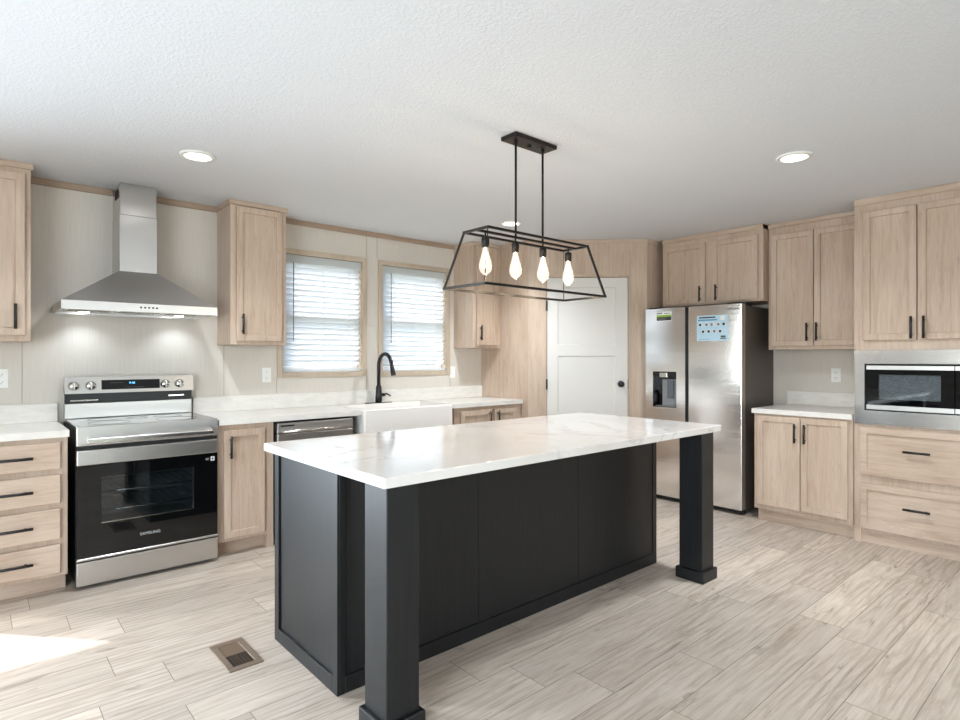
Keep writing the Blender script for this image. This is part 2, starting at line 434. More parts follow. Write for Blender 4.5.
def floor():
    W = .2045; L = 1.22
    bm = bmesh.new(); uv1 = bm.loops.layers.uv.new('near'); uv2 = bm.loops.layers.uv.new('far'); ca = bm.loops.layers.float_color.new('plank')
    fixed = {0: 2.385, -1: 3.19, 3: 1.558, 10: .55, 7: .62}
    r = -24
    while True:
        y0 = 1.165 + r*W; y1 = y0+W
        if y0 > YA: break
        if y1 > YF:
            ya, yb = max(y0, YF), min(y1, YA)
            x = fixed.get(r, random.uniform(0, L))
            while x > XL: x -= L
            while x < XB:
                xa, xb = max(x, XL), min(x+L, XB)
                if xb > xa:
                    col = (random.random(), random.random(), random.random(), 1)
                    vs = [bm.verts.new(p) for p in ((xa, ya, 0), (xb, ya, 0), (xb, yb, 0), (xa, yb, 0))]
                    f = bm.faces.new(vs)
                    for lp in f.loops:
                        c = lp.vert.co
                        lp[uv1].uv = (c.x-x, c.y-y0); lp[uv2].uv = (x+L-c.x, y1-c.y); lp[ca] = col
                x += L
        r += 1
    bmesh.ops.remove_doubles(bm, verts=bm.verts, dist=1e-5)
    m = bpy.data.meshes.new('floor'); bm.to_mesh(m); bm.free(); m.materials.append(M_floor)
    o = bpy.data.objects.new('floor', m); COL.objects.link(o); struct(o)
floor()
# outside
mb = MB(); mb.box(-30, 30, -30, 40, -.62, -.6)
struct(mb.build('ground', plain('lawn', lin(120, 132, 98), .9)))
def hedge():
    bm = bmesh.new(); bmesh.ops.create_grid(bm, x_segments=160, y_segments=24, size=1)
    for v in bm.verts:
        x, h = v.co.x*14, (v.co.y+1)/2
        v.co = Vector((x+4, 10.5 + .9*math.sin(h*PI)*-1 + random.uniform(-.14, .14), -.6 + h*(2.7+.25*math.sin(x*1.3)) + random.uniform(-.1, .1)))
    m = bpy.data.meshes.new('hedge'); bm.to_mesh(m); bm.free()
    t = NT('hedge_leaves'); t.set(Base_Color=t.ramp(t.noise(t.coords(), 9, 3), [(.3, lin(58, 74, 52)), (.7, lin(120, 136, 100))]), Roughness=.8)
    m.materials.append(t.m); o = bpy.data.objects.new('hedge', m); COL.objects.link(o)
    o['kind'] = 'stuff'; o['label'] = 'green hedge outside beyond the kitchen windows'; o['category'] = 'hedge'
hedge()

# crown along the window wall
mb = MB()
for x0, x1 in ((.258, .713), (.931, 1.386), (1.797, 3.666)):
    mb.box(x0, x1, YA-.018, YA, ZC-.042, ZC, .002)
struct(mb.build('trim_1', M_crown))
# panel battens on the window wall
mb = MB()
for x, z0, z1 in ((1.437, 1.03, 1.41), (1.843, 1.03, 1.15), (2.665, 2.22, 2.418), (2.775, 2.22, 2.418), (2.665, 1.03, 1.15), (2.775, 1.03, 1.15), (.232, 1.03, 1.41), (3.62, 1.03, 1.15)):
    mb.box(x-.0015, x+.0015, YA-.0015, YA, z0, z1)
struct(mb.build('trim_2', plain('panel_seam', lin(150, 143, 131), .7)))

# ------------------------------------------------------------------ pantry corner
PA, PB = Vector((4.04, 3.92)), Vector((4.86, 3.13))
mb = MB(); mb.box(PA.x, PA.x+.05, PA.y, YA, 0, ZC); struct(mb.build('wall_pantry_left', M_wood))
mb = MB(); mb.box(PB.x, XB, PB.y, PB.y+.05, 0, ZC); struct(mb.build('wall_pantry_right', M_wood))
dd = (PB-PA); DL = dd.length; DANG = math.atan2(dd.y, dd.x)
DLOC = (PA.x, PA.y, 0)
D0, D1, DZ = .185, .958, 2.088
mb = MB(); wall_holes(mb, 'y', 0, 0, DL, 0, ZC, [(D0-.012, D1+.012, 0, DZ+.012)], .07); struct(mb.build('wall_pantry_diagonal', M_wood, None, DLOC, DANG))
mb = MB()
for a, b, c, d in ((D0-.012, D0-.004, 0, DZ+.012), (D1+.004, D1+.012, 0, DZ+.012), (D0-.012, D1+.012, DZ+.004, DZ+.012)):
    mb.box(a, b, -.004, .068, c, d)
mb.box(D1+.022, D1+.028, -.006, .0, 0, ZC-.03); mb.box(.004, .010, -.006, 0, 0, ZC-.03)
mb.box(D0-.04, D1+.022, -.006, 0, DZ+.014, DZ+.032)
struct(mb.build('trim_3', M_wood, None, DLOC, DANG))
mb = MB(); mb.box(0, DL, -.012, 0, ZC-.03, ZC, .002); struct(mb.build('trim_4', M_woodh, None, DLOC, DANG))
mb = MB(); mb.box(PB.x+.01, 5.03, PB.y-.012, PB.y, ZC-.04, ZC, .002); struct(mb.build('trim_5', M_woodh))
mb = MB(); mb.box(PA.x-.012, PA.x, PA.y, YA-.02, ZC-.03, ZC, .002); struct(mb.build('trim_6', M_woodh))
# door with two recessed panels
def pantry_door():
    b = bmesh.new()
    xs = [D0, D0+.105, D1-.115, D1]; zs = [.01, .20, 1.335, 1.44, 1.995, DZ]
    V = {}
    y = .012
    for i, x in enumerate(xs):
        for j, z in enumerate(zs): V[i, j] = b.verts.new((x, y, z))
    pan = []
    for i in range(3):
        for j in range(5):
            f = b.faces.new((V[i, j], V[i+1, j], V[i+1, j+1], V[i, j+1]))
            if i == 1 and j in (1, 3): pan.append(f)
    bmesh.ops.recalc_face_normals(b, faces=b.faces)
    for f in pan:
        if f.normal.y > 0: f.normal_flip()
    for f in b.faces:
        if f.normal.y > 0: f.normal_flip()
    for f in pan: bmesh.ops.inset_region(b, faces=[f], thickness=.006, depth=-.010)
    ext = bmesh.ops.extrude_face_region(b, geom=[f for f in b.faces])
    mb = MB(); b2 = MB()
    for v in [g for g in ext['geom'] if isinstance(g, bmesh.types.BMVert)]: v.co.y = .05
    mb.add(b)
    o = struct(mb.build('door_1', M_white, None, DLOC, DANG))
    k = MB(); k.lathe([(0, -.055), (.018, -.054), (.027, -.045), (.029, -.034), (.024, -.024), (.012, -.018), (.011, -.004), (.030, -.004), (.031, .002), (0, .002)], (D1-.066, .012, 1.065), axis='y')
    k.build('door_knob', M_blackm, o)
    l = MB(); l.box(D1+.001, D1+.010, .002, .02, 1.02, 1.11); l.build('latch_plate', M_blackm, o)
    for z in (.28, 1.06, 1.82):
        h = MB(); h.box(D0-.011, D0+.004, -.007, .016, z-.05, z+.05, .002); h.build('hinge', M_blackm, o)
pantry_door()

# ------------------------------------------------------------------ windows with blinds
def window(n, W):
    x0, x1, z0, z1 = W; y = YA
    c = MB(); t = .043
    for a, b, p, q in ((x0-t, x0, z0-t, z1+t), (x1, x1+t, z0-t, z1+t), (x0, x1, z0-t, z0), (x0, x1, z1, z1+t)): c.box(a, b, y-.014, y, p, q, .002)
    c.box(x0-.001, x0+.004, y, y+.09, z0, z1); c.box(x1-.004, x1+.001, y, y+.09, z0, z1)
    o = struct(c.build('window_%d' % n, M_casing))
    f = MB(); yy = y+.075; zm = 1.675
    for a, b, p, q in ((x0+.004, x0+.05, z0, z1), (x1-.05, x1-.004, z0, z1), (x0+.05, x1-.05, z0, z0+.05), (x0+.05, x1-.05, z1-.045, z1), (x0+.05, x1-.05, zm-.028, zm+.028)): f.box(a, b, yy, yy+.04, p, q, .002)
    f.build('sash', M_vinyl, o)
    for p, q in ((z0+.05, zm-.028), (zm+.028, z1-.045)):
        g = MB(); g.box(x0+.05, x1-.05, yy+.015, yy+.019, p, q); g.build('pane', M_glass, o)
window(1, W1); window(2, W2)
def blind(W, label):
    x0, x1, z0, z1 = W; xc = (x0+x1)/2; o = (-xc, -(YA+.03), -z0)
    r = thing('window_blind', label, 'blind', (xc, YA+.03, z0), 0, 'blinds over the sink')
    a, b = x0+.008, x1-.008; yb = YA+.032
    v = MB(o); v.box(a, b, yb-.034, yb-.022, z1-.068, z1-.004, .003); v.box(a, b, yb-.022, yb+.026, z1-.05, z1-.004); v.build('valance', M_blind, r)
    s = MB(o); n = 0; z = z1-.075
    rot = Matrix.Rotation(math.radians(-58), 3, 'X')
    while z > z0+.04:
        s.box(a+.002, b-.002, yb-.025, yb+.025, z-.0014, z+.0014, 0, rot); z -= .0455; n += 1
    s.build('slats', M_blind, r)
    m = MB(o); m.box(a, b, yb-.024, yb+.024, z0+.004, z0+.024, .003); m.build('bottom_rail', M_blind, r)
    for x in (a+.12, xc, b-.12):
        c = MB(o); c.bar((x, yb-.027, z0+.01), (x, yb-.027, z1-.05), .002); c.build('ladder_cord', M_plastic, r)
    w = MB(o); w.tube([(a+.085, yb-.042, z1-.07), (a+.085, yb-.042, 1.455)], .0042, 8); w.tube([(a+.085, yb-.03, z1-.06), (a+.085, yb-.042, z1-.072)], .002, 6); w.build('wand', plain('grey_wand', lin(140, 142, 142), .4), r)
blind(W1, 'white slatted blind on the left window, nearest the range hood')
blind(W2, 'white slatted blind on the right window, behind the black faucet')
# glazed door left of the frame, sliding door; front windows unseen, added for fill light
def plain_window(n, axis, u0, u1, z0, z1, pos, bars):
    f = MB(); w = .05
    def bx(a, b, p, q, d=.05):
        if axis == 'y': f.box(a, b, pos, pos+d, p, q, .002)
        else: f.box(pos, pos+d, a, b, p, q, .002)
    bx(u0, u0+w, z0, z1); bx(u1-w, u1, z0, z1); bx(u0+w, u1-w, z0, z0+w); bx(u0+w, u1-w, z1-w, z1)
    for k in bars: bx(k-.03, k+.03, z0+w, z1-w)
    o = struct(f.build('window_%d' % n, M_vinyl))
    g = MB()
    if axis == 'y': g.box(u0+w, u1-w, pos+.02, pos+.024, z0+w, z1-w)
    else: g.box(pos+.02, pos+.024, u0+w, u1-w, z0+w, z1-w)
    g.build('pane', M_glass, o)
plain_window(3, 'x', -1.7, 1.2, .25, 2.15, XL-.10, (-.25,))
plain_window(4, 'y', -1.25, .45, .65, 2.05, YF-.10, (-.4,))
plain_window(5, 'y', 2.35, 4.05, .65, 2.05, YF-.10, (3.2,))
f = MB()
for a, b, c, d in ((GD[0], GD[0]+.07, .03, 2.26), (GD[1]-.07, GD[1], .03, 2.26), (GD[0]+.07, GD[1]-.07, .03, .12), (GD[0]+.07, GD[1]-.07, 2.2, 2.26)): f.box(a, b, YA+.04, YA+.085, c, d, .002)
dr = struct(f.build('door_2', M_white))
g = MB(); g.box(GD[0]+.07, GD[1]-.07, YA+.06, YA+.064, .12, 2.2); g.build('pane', M_glass, dr)

# ------------------------------------------------------------------ cabinets
def pull(mb, x, y, z, L=.145, vert=True):
    """black bar pull standing off a front that looks to -y"""
    d = Vector((0, 0, L/2)) if vert else Vector((L/2, 0, 0)); c = Vector((x, y-.030, z)); e = d*.66
    mb.tube([c-d, c+d], .0080, 10)
    for s in (-1, 1): mb.tube([c+e*s, c+e*s+Vector((0, .031, 0))], .0055, 8)
    return mb
def cabinet(name, label, loc, rotz, w, d, z0, z1, doors=(), drawers=(), toe=None, crown=None, group=None, shak=True, hl=.145, legs=(), cat='cabinet', niche=None):
    o = (0, 0, -z0)
    r = thing(name, label, cat, (loc[0], loc[1], z0), rotz, group)
    zb = z0 + (toe[0] if toe else 0)
    c = MB(o)
    if niche: wall_holes(c, 'y', 0, 0, w, zb, z1, [niche], d)
    else: c.box(0, w, 0, d, zb, z1, .0015)
    cc = c.build('carcass', M_wood, r)
    if toe:
        c = MB(o); c.box(.003, w-.003, toe[1], d-.01, z0, zb); c.build('toe_kick', M_woodh, r)
    for a, b in legs:
        c = MB(o); c.box(a, b, 0, .09, z0, zb); c.build('end_stile', M_wood, r)
    if crown:
        a, b, h = crown
        c = MB(o); c.box(-a, w+b, -.016, d-.02, z1-h, z1, .003); c.build('crown_molding', M_woodh, r)
    for x0, x1, p, q, *_h in list(doors)+list(drawers):   # bumpers hold each front a few millimetres off the carcass
        for bx in (x0+.012, x1-.012):
            for bz in (p+.012, q-.012):
                m = MB(o); m.box(bx-.005, bx+.005, -.0045, .0005, bz-.005, bz+.005); m.build('bumper', M_rubber, cc)
    for x0, x1, p, q, hx, hz in doors:
        m = MB(o); m.shaker(x0, x1, p, q, -.004, .021, .060, dep=.011); dr = m.build('door', M_wood, r)
        if hx is not None:
            k = MB(o); pull(k, hx, -.025, hz, hl); k.build('handle', M_blackm, dr)
    for x0, x1, p, q, hx, hz in drawers:
        m = MB(o)
        if shak: m.shaker(x0, x1, p, q, -.004, .021, .058, dep=.011)
        else: m.box(x0, x1, -.025, -.004, p, q, .003)
        dr = m.build('drawer', M_woodh, r)
        k = MB(o); pull(k, hx, -.025, hz, hl, False); k.build('handle', M_blackm, dr)
    return r
RB = -PI/2       # the right-hand wall: local x runs to the viewer's right, local y into the wall
def B(y, x): return (x, y)
FA = 4.01; UA = 4.30
# left drawer base
cabinet('base_cabinet', 'wooden base cabinet with four slab drawers, left of the range', (-.14, FA), 0, .545, YA-FA-.002, 0, .872,
        drawers=[(.03, .510, a, b, .292, (a+b)/2) for a, b in ((.695, .845), (.505, .665), (.305, .475), (.115, .275))], toe=(.095, .075), shak=False, hl=.190)
cabinet('base_cabinet', 'narrow wooden base cabinet with one door between range and dishwasher', (1.212, FA), 0, .373, YA-FA-.002, 0, .872,
        doors=[(.035, .305, .12, .835, .073, .725)], toe=(.095, .075), legs=((.325, .373),))
cabinet('base_cabinet', 'wooden sink base cabinet below the white apron sink', (2.205, FA), 0, .99, YA-FA-.002, 0, .70,
        doors=[(.06, .493, .12, .685, .45, .60), (.497, .93, .12, .685, .54, .60)], toe=(.095, .075))
mb = MB((0, 0, 0))
cabinet('base_cabinet', 'wooden base cabinet with two doors between apron sink and pantry wall', (3.20, FA), 0, .835, YA-FA-.002, 0, .872,
        doors=[(.065, .428, .12, .838, .395, .755), (.468, .765, .12, .838, .500, .755)], toe=(.095, .075))
# uppers on the window wall
cabinet('upper_cabinet', 'wooden wall cabinet at the far left, left of the range hood', (-.14, UA), 0, .397, YA-UA-.002, 1.412, ZC,
        doors=[(.03, .369, 1.447, 2.385, .325, 1.555)], crown=(0, .012, .035))
cabinet('upper_cabinet', 'wooden wall cabinet between the range hood and the left window', (1.388, UA), 0, .408, YA-UA-.002, 1.412, ZC,
        doors=[(.037, .370, 1.44, 2.41, .074, 1.56)], crown=(.012, .012, .035))
cabinet('upper_cabinet', 'wooden wall cabinet between the right window and the pantry wall', (3.667, UA), 0, .371, YA-UA-.002, 1.412, ZC,
        doors=[(.036, .31, 1.44, 2.41, .070, 1.56)], crown=(.012, 0, .035))
# right wall
TX = 4.80; ZT = ZC-.001
cabinet('tall_cabinet', 'tall wooden cabinet holding the built-in microwave, two drawers below', B(1.378, TX), RB, .752, XB-TX-.002, 0, ZT,
        doors=[(.058, .371, 1.44, 2.352, .346, 1.522), (.379, .694, 1.44, 2.352, .415, 1.522)],
        drawers=[(.042, .71, .485, .822, .376, .677), (.042, .71, .105, .425, .376, .288)], toe=(.085, .012), legs=((0, .045), (.707, .752)), crown=(0, 0, .045), hl=.150, niche=(.012, .740, .853, 1.365))
cabinet('base_cabinet', 'wooden two-door base cabinet between refrigerator and microwave cabinet', B(2.080, 4.775), RB, .700, XB-4.775-.002, 0, .872,
        doors=[(.030, .351, .145, .857, .321, .737), (.357, .672, .145, .857, .390, .737)], toe=(.105, .07))
cabinet('upper_cabinet', 'wooden two-door wall cabinet over the short right counter', B(2.113, 5.125), RB, .733, XB-5.125-.002, 1.385, ZC-.001,
        doors=[(.028, .358, 1.415, 2.352, .317, 1.527), (.364, .695, 1.415, 2.352, .389, 1.527)], crown=(0, 0, .035))
cabinet('upper_cabinet', 'deep wooden two-door wall cabinet above the refrigerator', B(3.068, 5.035), RB, .948, XB-5.035-.002, 1.803, ZC-.001,
        doors=[(.026, .440, 1.818, 2.366, .401, 1.900), (.510, .910, 1.818, 2.366, .553, 1.900)], crown=(0, 0, .040), hl=.14)

# ------------------------------------------------------------------ countertops
def counter(name, label, parts, splash, loc, rotz):
    r = thing(name, label, 'countertop', (loc[0], loc[1], .872), rotz)
    m = MB((0, 0, -.872))
    m.prism(parts, .8725, .91)
    m.build('worktop', M_lam, r)
    s = MB((0, 0, -.872)); s.box(*splash, .910, 1.025, .002); s.build('backsplash', M_lam, r)
CF = -.03
D = YA-FA-.002
counter('countertop', 'short white countertop with low backsplash, left of the range', [(0, CF), (.55, CF), (.55, D), (0, D)], (0, .55, D-.02, D), (-.14, FA), 0)
counter('countertop', 'long white countertop under the windows, cut out around the apron sink',
        [(0, CF), (1.05, CF), (1.05, .43), (1.93, .43), (1.93, CF), (2.822, CF), (2.822, D), (0, D)], (0, 2.822, D-.02, D), (1.214, FA), 0)
DB = XB-4.775-.002
counter('countertop', 'small white countertop beside the refrigerator on the right wall', [(-.010, CF), (.699, CF), (.699, DB), (-.010, DB)], (.0, .699, DB-.02, DB), B(2.080, 4.775), RB)

# ------------------------------------------------------------------ sink and faucet
def sink():
    x0, x1, y0, y1, z0, z1 = 2.268, 3.140, 3.945, 4.436, .70, .918
    xc = (x0+x1)/2
    r = thing('farmhouse_sink', 'white porcelain farmhouse sink with plain apron front', 'sink', (xc, y0, z0))
    b = bmesh.new(); bmesh.ops.create_cube(b, size=1)
    bmesh.ops.transform(b, matrix=Matrix.Translation((0, (y1-y0)/2, (z1-z0)/2)) @ Matrix.Diagonal((x1-x0, y1-y0, z1-z0, 1)), verts=b.verts)
    bmesh.ops.bevel(b, geom=list(b.edges), offset=.012, segments=3, affect='EDGES')
    f = max((f for f in b.faces if f.normal.z > .9), key=lambda f: f.calc_area())
    bmesh.ops.inset_region(b, faces=[f], thickness=.018); bmesh.ops.inset_region(b, faces=[f], thickness=.012, depth=-.19)
    m = MB(); m.add(b); m.build('basin', M_porc, r)
    d = MB(); d.lathe([(0, .0), (.045, .0), (.045, .004), (0, .004)], (0, .26, .028)); d.build('drain', M_chrome, r)
sink()
def faucet():
    fx, fy = 2.735, 4.505
    r = thing('kitchen_faucet', 'black gooseneck kitchen faucet behind the apron sink', 'faucet', (fx, fy, .9106))
    m = MB(); m.box(-.125, .125, -.03, .03, 0, .008, .003, seg=2); m.build('base_plate', M_blackm, r)
    m = MB(); m.lathe([(0, .008), (.030, .008), (.029, .06), (.024, .15), (.019, .16), (0, .16)]); m.build('faucet_body', M_blackm, r)
    pts = [(0, 0, .15), (0, 0, .335)]
    for k in range(1, 15):
        a = PI*k/16*1.06; pts.append((.0, -.105*(1-math.cos(a)), .335+.105*math.sin(a)))
    m = MB(); m.tube(pts, .0165, 12); m.build('spout', M_blackm, r)
    p = Vector(pts[-1]); q = (p-Vector(pts[-2])).normalized()
    m = MB(); m.tube([p-q*.004, p+q*.03, p+q*.08, p+q*.11], [.015, .0165, .021, .022], 14); m.build('spray_head', M_blackm, r)
    m = MB(); m.tube([(.018, 0, .075), (.062, 0, .075)], .015, 12); m.tube([(.055, 0, .078), (.075, -.012, .084), (.108, -.03, .062)], [.009, .007, .006], 10); m.build('lever_handle', M_blackm, r)
faucet()

# ------------------------------------------------------------------ dishwasher
def dishwasher():
    r = thing('dishwasher', 'stainless dishwasher under the long counter beside the sink', 'dishwasher', (1.595, 3.985, 0))
    w = .60
    m = MB(); m.box(.003, w, .03, .58, .0, .868); m.build('housing', M_blackp, r)
    m = MB(); m.box(.008, w-.004, -.005, .03, .11, .78, .004); d = m.build('door', M_dw, r)
    m = MB(); m.box(.008, w-.004, -.005, .03, .785, .855, .004); m.build('control_panel', M_dw, r)
    m = MB(); m.box(.03, .13, -.0065, -.004, .832, .842); m.build('vent_slot', M_dark, r)
    m = MB(); m.tube([(.03, -.035, .80), (w-.03, -.035, .80)], .0105, 12)
    for x in (.05, w-.05): m.tube([(x, -.035, .80), (x, 0, .80)], .008, 8)
    m.build('handle', M_chrome, d)
    m = MB(); m.box(.01, w-.01, .05, .07, .0, .105); m.build('toe_kick', M_blackp, r)
dishwasher()

# ------------------------------------------------------------------ range
def cooker():
    r = thing('electric_range', 'stainless freestanding electric range with black oven door below the hood', 'range', (.440, 3.955, 0))
    w = .757
    m = MB(); wall_holes(m, 'y', .035, 0, w, .03, .905, [(.08, .675, .29, .71)], .475); m.box(0, w, .5101, .625, .03, .905); m.build('body', M_blackp, r)
    m = MB(); m.box(.001, w-.001, .022, .56, .9055, .924, .003); ct = m.build('cooktop', M_blackg, r)
    for x, y, q in ((.19, .19, .11), (.56, .19, .12), (.19, .43, .085), (.56, .43, .085), (.375, .40, .06)):
        m = MB()
        n = 40; pts = [(x+q*math.cos(2*PI*k/n), y+q*math.sin(2*PI*k/n), .9242) for k in range(n)]
        m.tube(pts, .0012, 4, closed=True); m.build('burner_ring', M_grey, ct)
    m = MB(); m.box(0, w, .0, .035, .815, .926, .004, seg=2); m.build('front_panel', M_steel, r)
    m = MB(); m.box(.004, w-.004, .01, .035, .795, .815); m.build('vent_gap', M_dark, r)
    # oven door, built as a frame so that its window is open
    m = MB(); m.box(0, w, -.008, .034, .705, .792, .005, seg=2); dr = m.build('oven_door', M_steel, r)
    wx0, wx1, wz0, wz1 = .118, .612, .365, .63
    m = MB(); wall_holes(m, 'y', -.006, .004, w-.004, .178, .704, [(wx0, wx1, wz0, wz1)], .038); m.build('door_glass', M_blackg, dr)
    m = MB(); m.box(.0, w, -.008, .03, .164, .177, .002); m.build('door_trim', M_steel, dr)
    m = MB(); m.box(wx0, wx1, -.004, .0, wz0, wz1); m.build('oven_window', M_ovenglass, dr)
    m = MB()
    for a, b, c, d in ((wx0-.0, wx1, wz0, wz0+.004), (wx1-.006, wx1, wz0, wz1)): m.box(a, b, -.0075, -.004, c, d)
    m.build('window_trim', M_chrome, dr)
    # oven cavity: five inner faces
    m = MB(); x0, x1, y1, z0, z1 = .09, .665, .498, .30, .70
    m.box(x0-.01, x0, .036, y1, z0, z1); m.box(x1, x1+.01, .036, y1, z0, z1); m.box(x0, x1, y1, y1+.01, z0, z1); m.box(x0, x1, .036, y1, z0-.01, z0); m.box(x0, x1, .036, y1, z1, z1+.01)
    cav = m.build('oven_cavity', M_cavity, r)
    for z in (.42, .53):
        m = MB()
        m.tube([(x0, .06, z), (x1, .06, z), (x1, .48, z), (x0, .48, z)], .004, 8, closed=True)
        for k in range(1, 12):
            x = x0+(x1-x0)*k/12; m.tube([(x, .06, z), (x, .48, z)], .0022, 6)
        m.build('oven_rack', M_chrome, cav)
    # handle
    m = MB(); m.box(.040, w-.040, -.062, -.036, .830, .862, .007, seg=3)
    for x in (.045, w-.06): m.box(x, x+.018, -.040, .004, .832, .866, .003)
    m.build('handle', M_steelr, dr)
    # storage drawer and feet
    m = MB(); m.box(0, w, -.004, .034, .022, .156, .004, seg=2); m.build('storage_drawer', M_steel, r)
    for x in (.06, w-.06):
        for y in (.09, .56):
            m = MB(); m.lathe([(0, 0), (.022, 0), (.022, .03), (0, .03)], (x, y, 0), 16); m.build('foot', M_rubber, r)
    # back guard
    m = MB(); m.box(0, w-.008, .570, .635, .9245, 1.022, .003); bg = m.build('backguard', M_steel, r)
    m = MB(); m.box(.004, w-.004, .575, .625, 1.022, 1.088, .002); m.build('vent_strip', M_blackp, bg)
    m = MB(); m.box(.03, .18, .571, .576, 1.036, 1.044); m.build('vent_slot', M_chrome, bg)
    m = MB(); m.box(.60, .70, .571, .576, 1.048, 1.056); m.build('vent_slot', M_chrome, bg)
    m = MB(); m.hexa([(0, .545, 1.086), (w, .545, 1.086), (w, .625, 1.086), (0, .625, 1.086)], [(0, .560, 1.192), (w, .560, 1.192), (w, .625, 1.192), (0, .625, 1.192)])
    cp = m.build('control_panel', M_steel, r)
    sl = lambda z: .545+(z-1.086)*(.015/.106)
    m = MB(); m.hexa([(.197, sl(1.108)-.002, 1.108), (.54, sl(1.108)-.002, 1.108), (.54, .57, 1.108), (.197, .57, 1.108)], [(.197, sl(1.17)-.002, 1.17), (.54, sl(1.17)-.002, 1.17), (.54, .575, 1.17), (.197, .575, 1.17)])
    m.build('display', M_blackg, cp)
    lettering('clock_digits', '9:48', .020, M_clock, cp, face_y(.372, sl(1.145)-.0035, 1.148))
    m = MB()
    for k in range(0): m.box(.245+k*.022, .255+k*.022, sl(1.15)-.003, sl(1.15)-.001, 1.150, 1.152)
    m.box(.345, .445, sl(1.12)-.003, sl(1.12)-.001, 1.119, 1.121); m.build('display_print', M_letterd, cp)
    m = MB(); m.box(.245, .32, sl(1.15)-.003, sl(1.15)-.001, 1.150, 1.152); m.build('display_print', M_letterd, cp)
    for x in (.046, .138, .574, .664):
        z = 1.134; y = sl(z)
        m = MB(); m.lathe([(0, -.030), (.021, -.030), (.024, -.026), (.026, -.004), (.031, -.002), (.031, .004), (0, .004)], (x, y, z), 28, 'y'); k = m.build('knob', M_chrome, cp)
        m = MB(); m.box(x-.005, x+.005, y-.037, y-.028, z-.022, z+.022, .003); m.build('knob_grip', M_steel, k)
    lettering('brand_lettering', 'SAMSUNG', .024, M_letter, dr, face_y(.368, -.0068, .262))
    m = MB(); m.box(w-.045, w-.022, -.0070, -.0055, .655, .682); s = m.build('badge', M_stkw, dr)
    m = MB(); m.box(w-.036, w-.031, -.0074, -.0066, .661, .676); m.box(w-.041, w-.026, -.0074, -.0066, .666, .671); m.build('badge_print', M_ink, s)
    m = MB(); m.box(w-.075, w-.055, -.0070, -.0055, .662, .676); m.build('badge', M_grey, dr)
    return r
cooker()

# ------------------------------------------------------------------ range hood
def hood():
    r = thing('range_hood', 'stainless pyramid chimney range hood mounted above the range', 'range hood', (.808, YA, 1.60))
    o = (-.808, -YA, -1.60)
    x0, x1, y0, y1 = .382, 1.234, 4.085, YA-.001
    cx0, cx1, cy0 = .712, .930, 4.345
    m = MB(o); wall_holes  # rim as a frame, open below
    t = .012
    m.box(x0, x1, y0, y0+t, 1.600, 1.652); m.box(x0, x0+t, y0+t, y1, 1.600, 1.652); m.box(x1-t, x1, y0+t, y1, 1.600, 1.652); m.box(x0+t, x1-t, y1-t, y1, 1.600, 1.652)
    rim = m.build('rim', M_steel, r)
    m = MB(o); m.hexa([(x0, y0, 1.652), (x1, y0, 1.652), (x1, y1, 1.652), (x0, y1, 1.652)], [(cx0-.004, cy0-.004, 1.876), (cx1+.004, cy0-.004, 1.876), (cx1+.004, y1, 1.876), (cx0-.004, y1, 1.876)])
    m.build('canopy', M_steel, r)
    m = MB(o); m.box(cx0, cx1, cy0, y1, 1.876, 2.245, .002); ch = m.build('chimney', M_steelv, r)
    m = MB(o); m.box(cx0+.003, cx1-.003, cy0+.003, y1, 2.245, ZC-.002, .002); m.build('upper_chimney', M_steelv, r)
    m = MB(o)
    for k in range(6): m.box(cx0+.001, cx0+.004, cy0+.05+k*.02, cy0+.06+k*.02, 2.36, 2.42)
    m.build('vent_slot', M_dark, ch)
    m = MB(o); m.box(x0+t, x1-t, y0+t, y1-t, 1.612, 1.622); pl = m.build('underside', M_steel, r)
    for k in range(3):
        a = x0+.03+k*.268
        m = MB(o); m.box(a, a+.255, y0+.05, 4.37, 1.606, 1.613, .002)
        for j in range(8): m.box(a+.02, a+.235, y0+.065+j*.027, y0+.072+j*.027, 1.604, 1.607)
        m.build('grease_filter', M_chrome, r)
    for x in (.382+.15, 1.234-.15):
        m = MB(o); m.lathe([(0, 1.603), (.028, 1.603), (.028, 1.613), (0, 1.613)], (x, 4.43, 0), 20); m.build('lamp_lens', M_hoodl, r)
        lamp('hood_lamp', 'SPOT', (x, 4.43, 1.596), 3.6, (.78, .90, 1), aim=(0, .3, -1), spot_size=2.0, spot_blend=.8, shadow_soft_size=.025)
    for k in range(5):
        m = MB(o); x = .785+k*.022
        m.lathe([(0, -.005), (.006, -.004), (.006, .002), (0, .002)], (x, y0, 1.628), 12, 'y'); m.build('button', M_dark, rim)
hood()

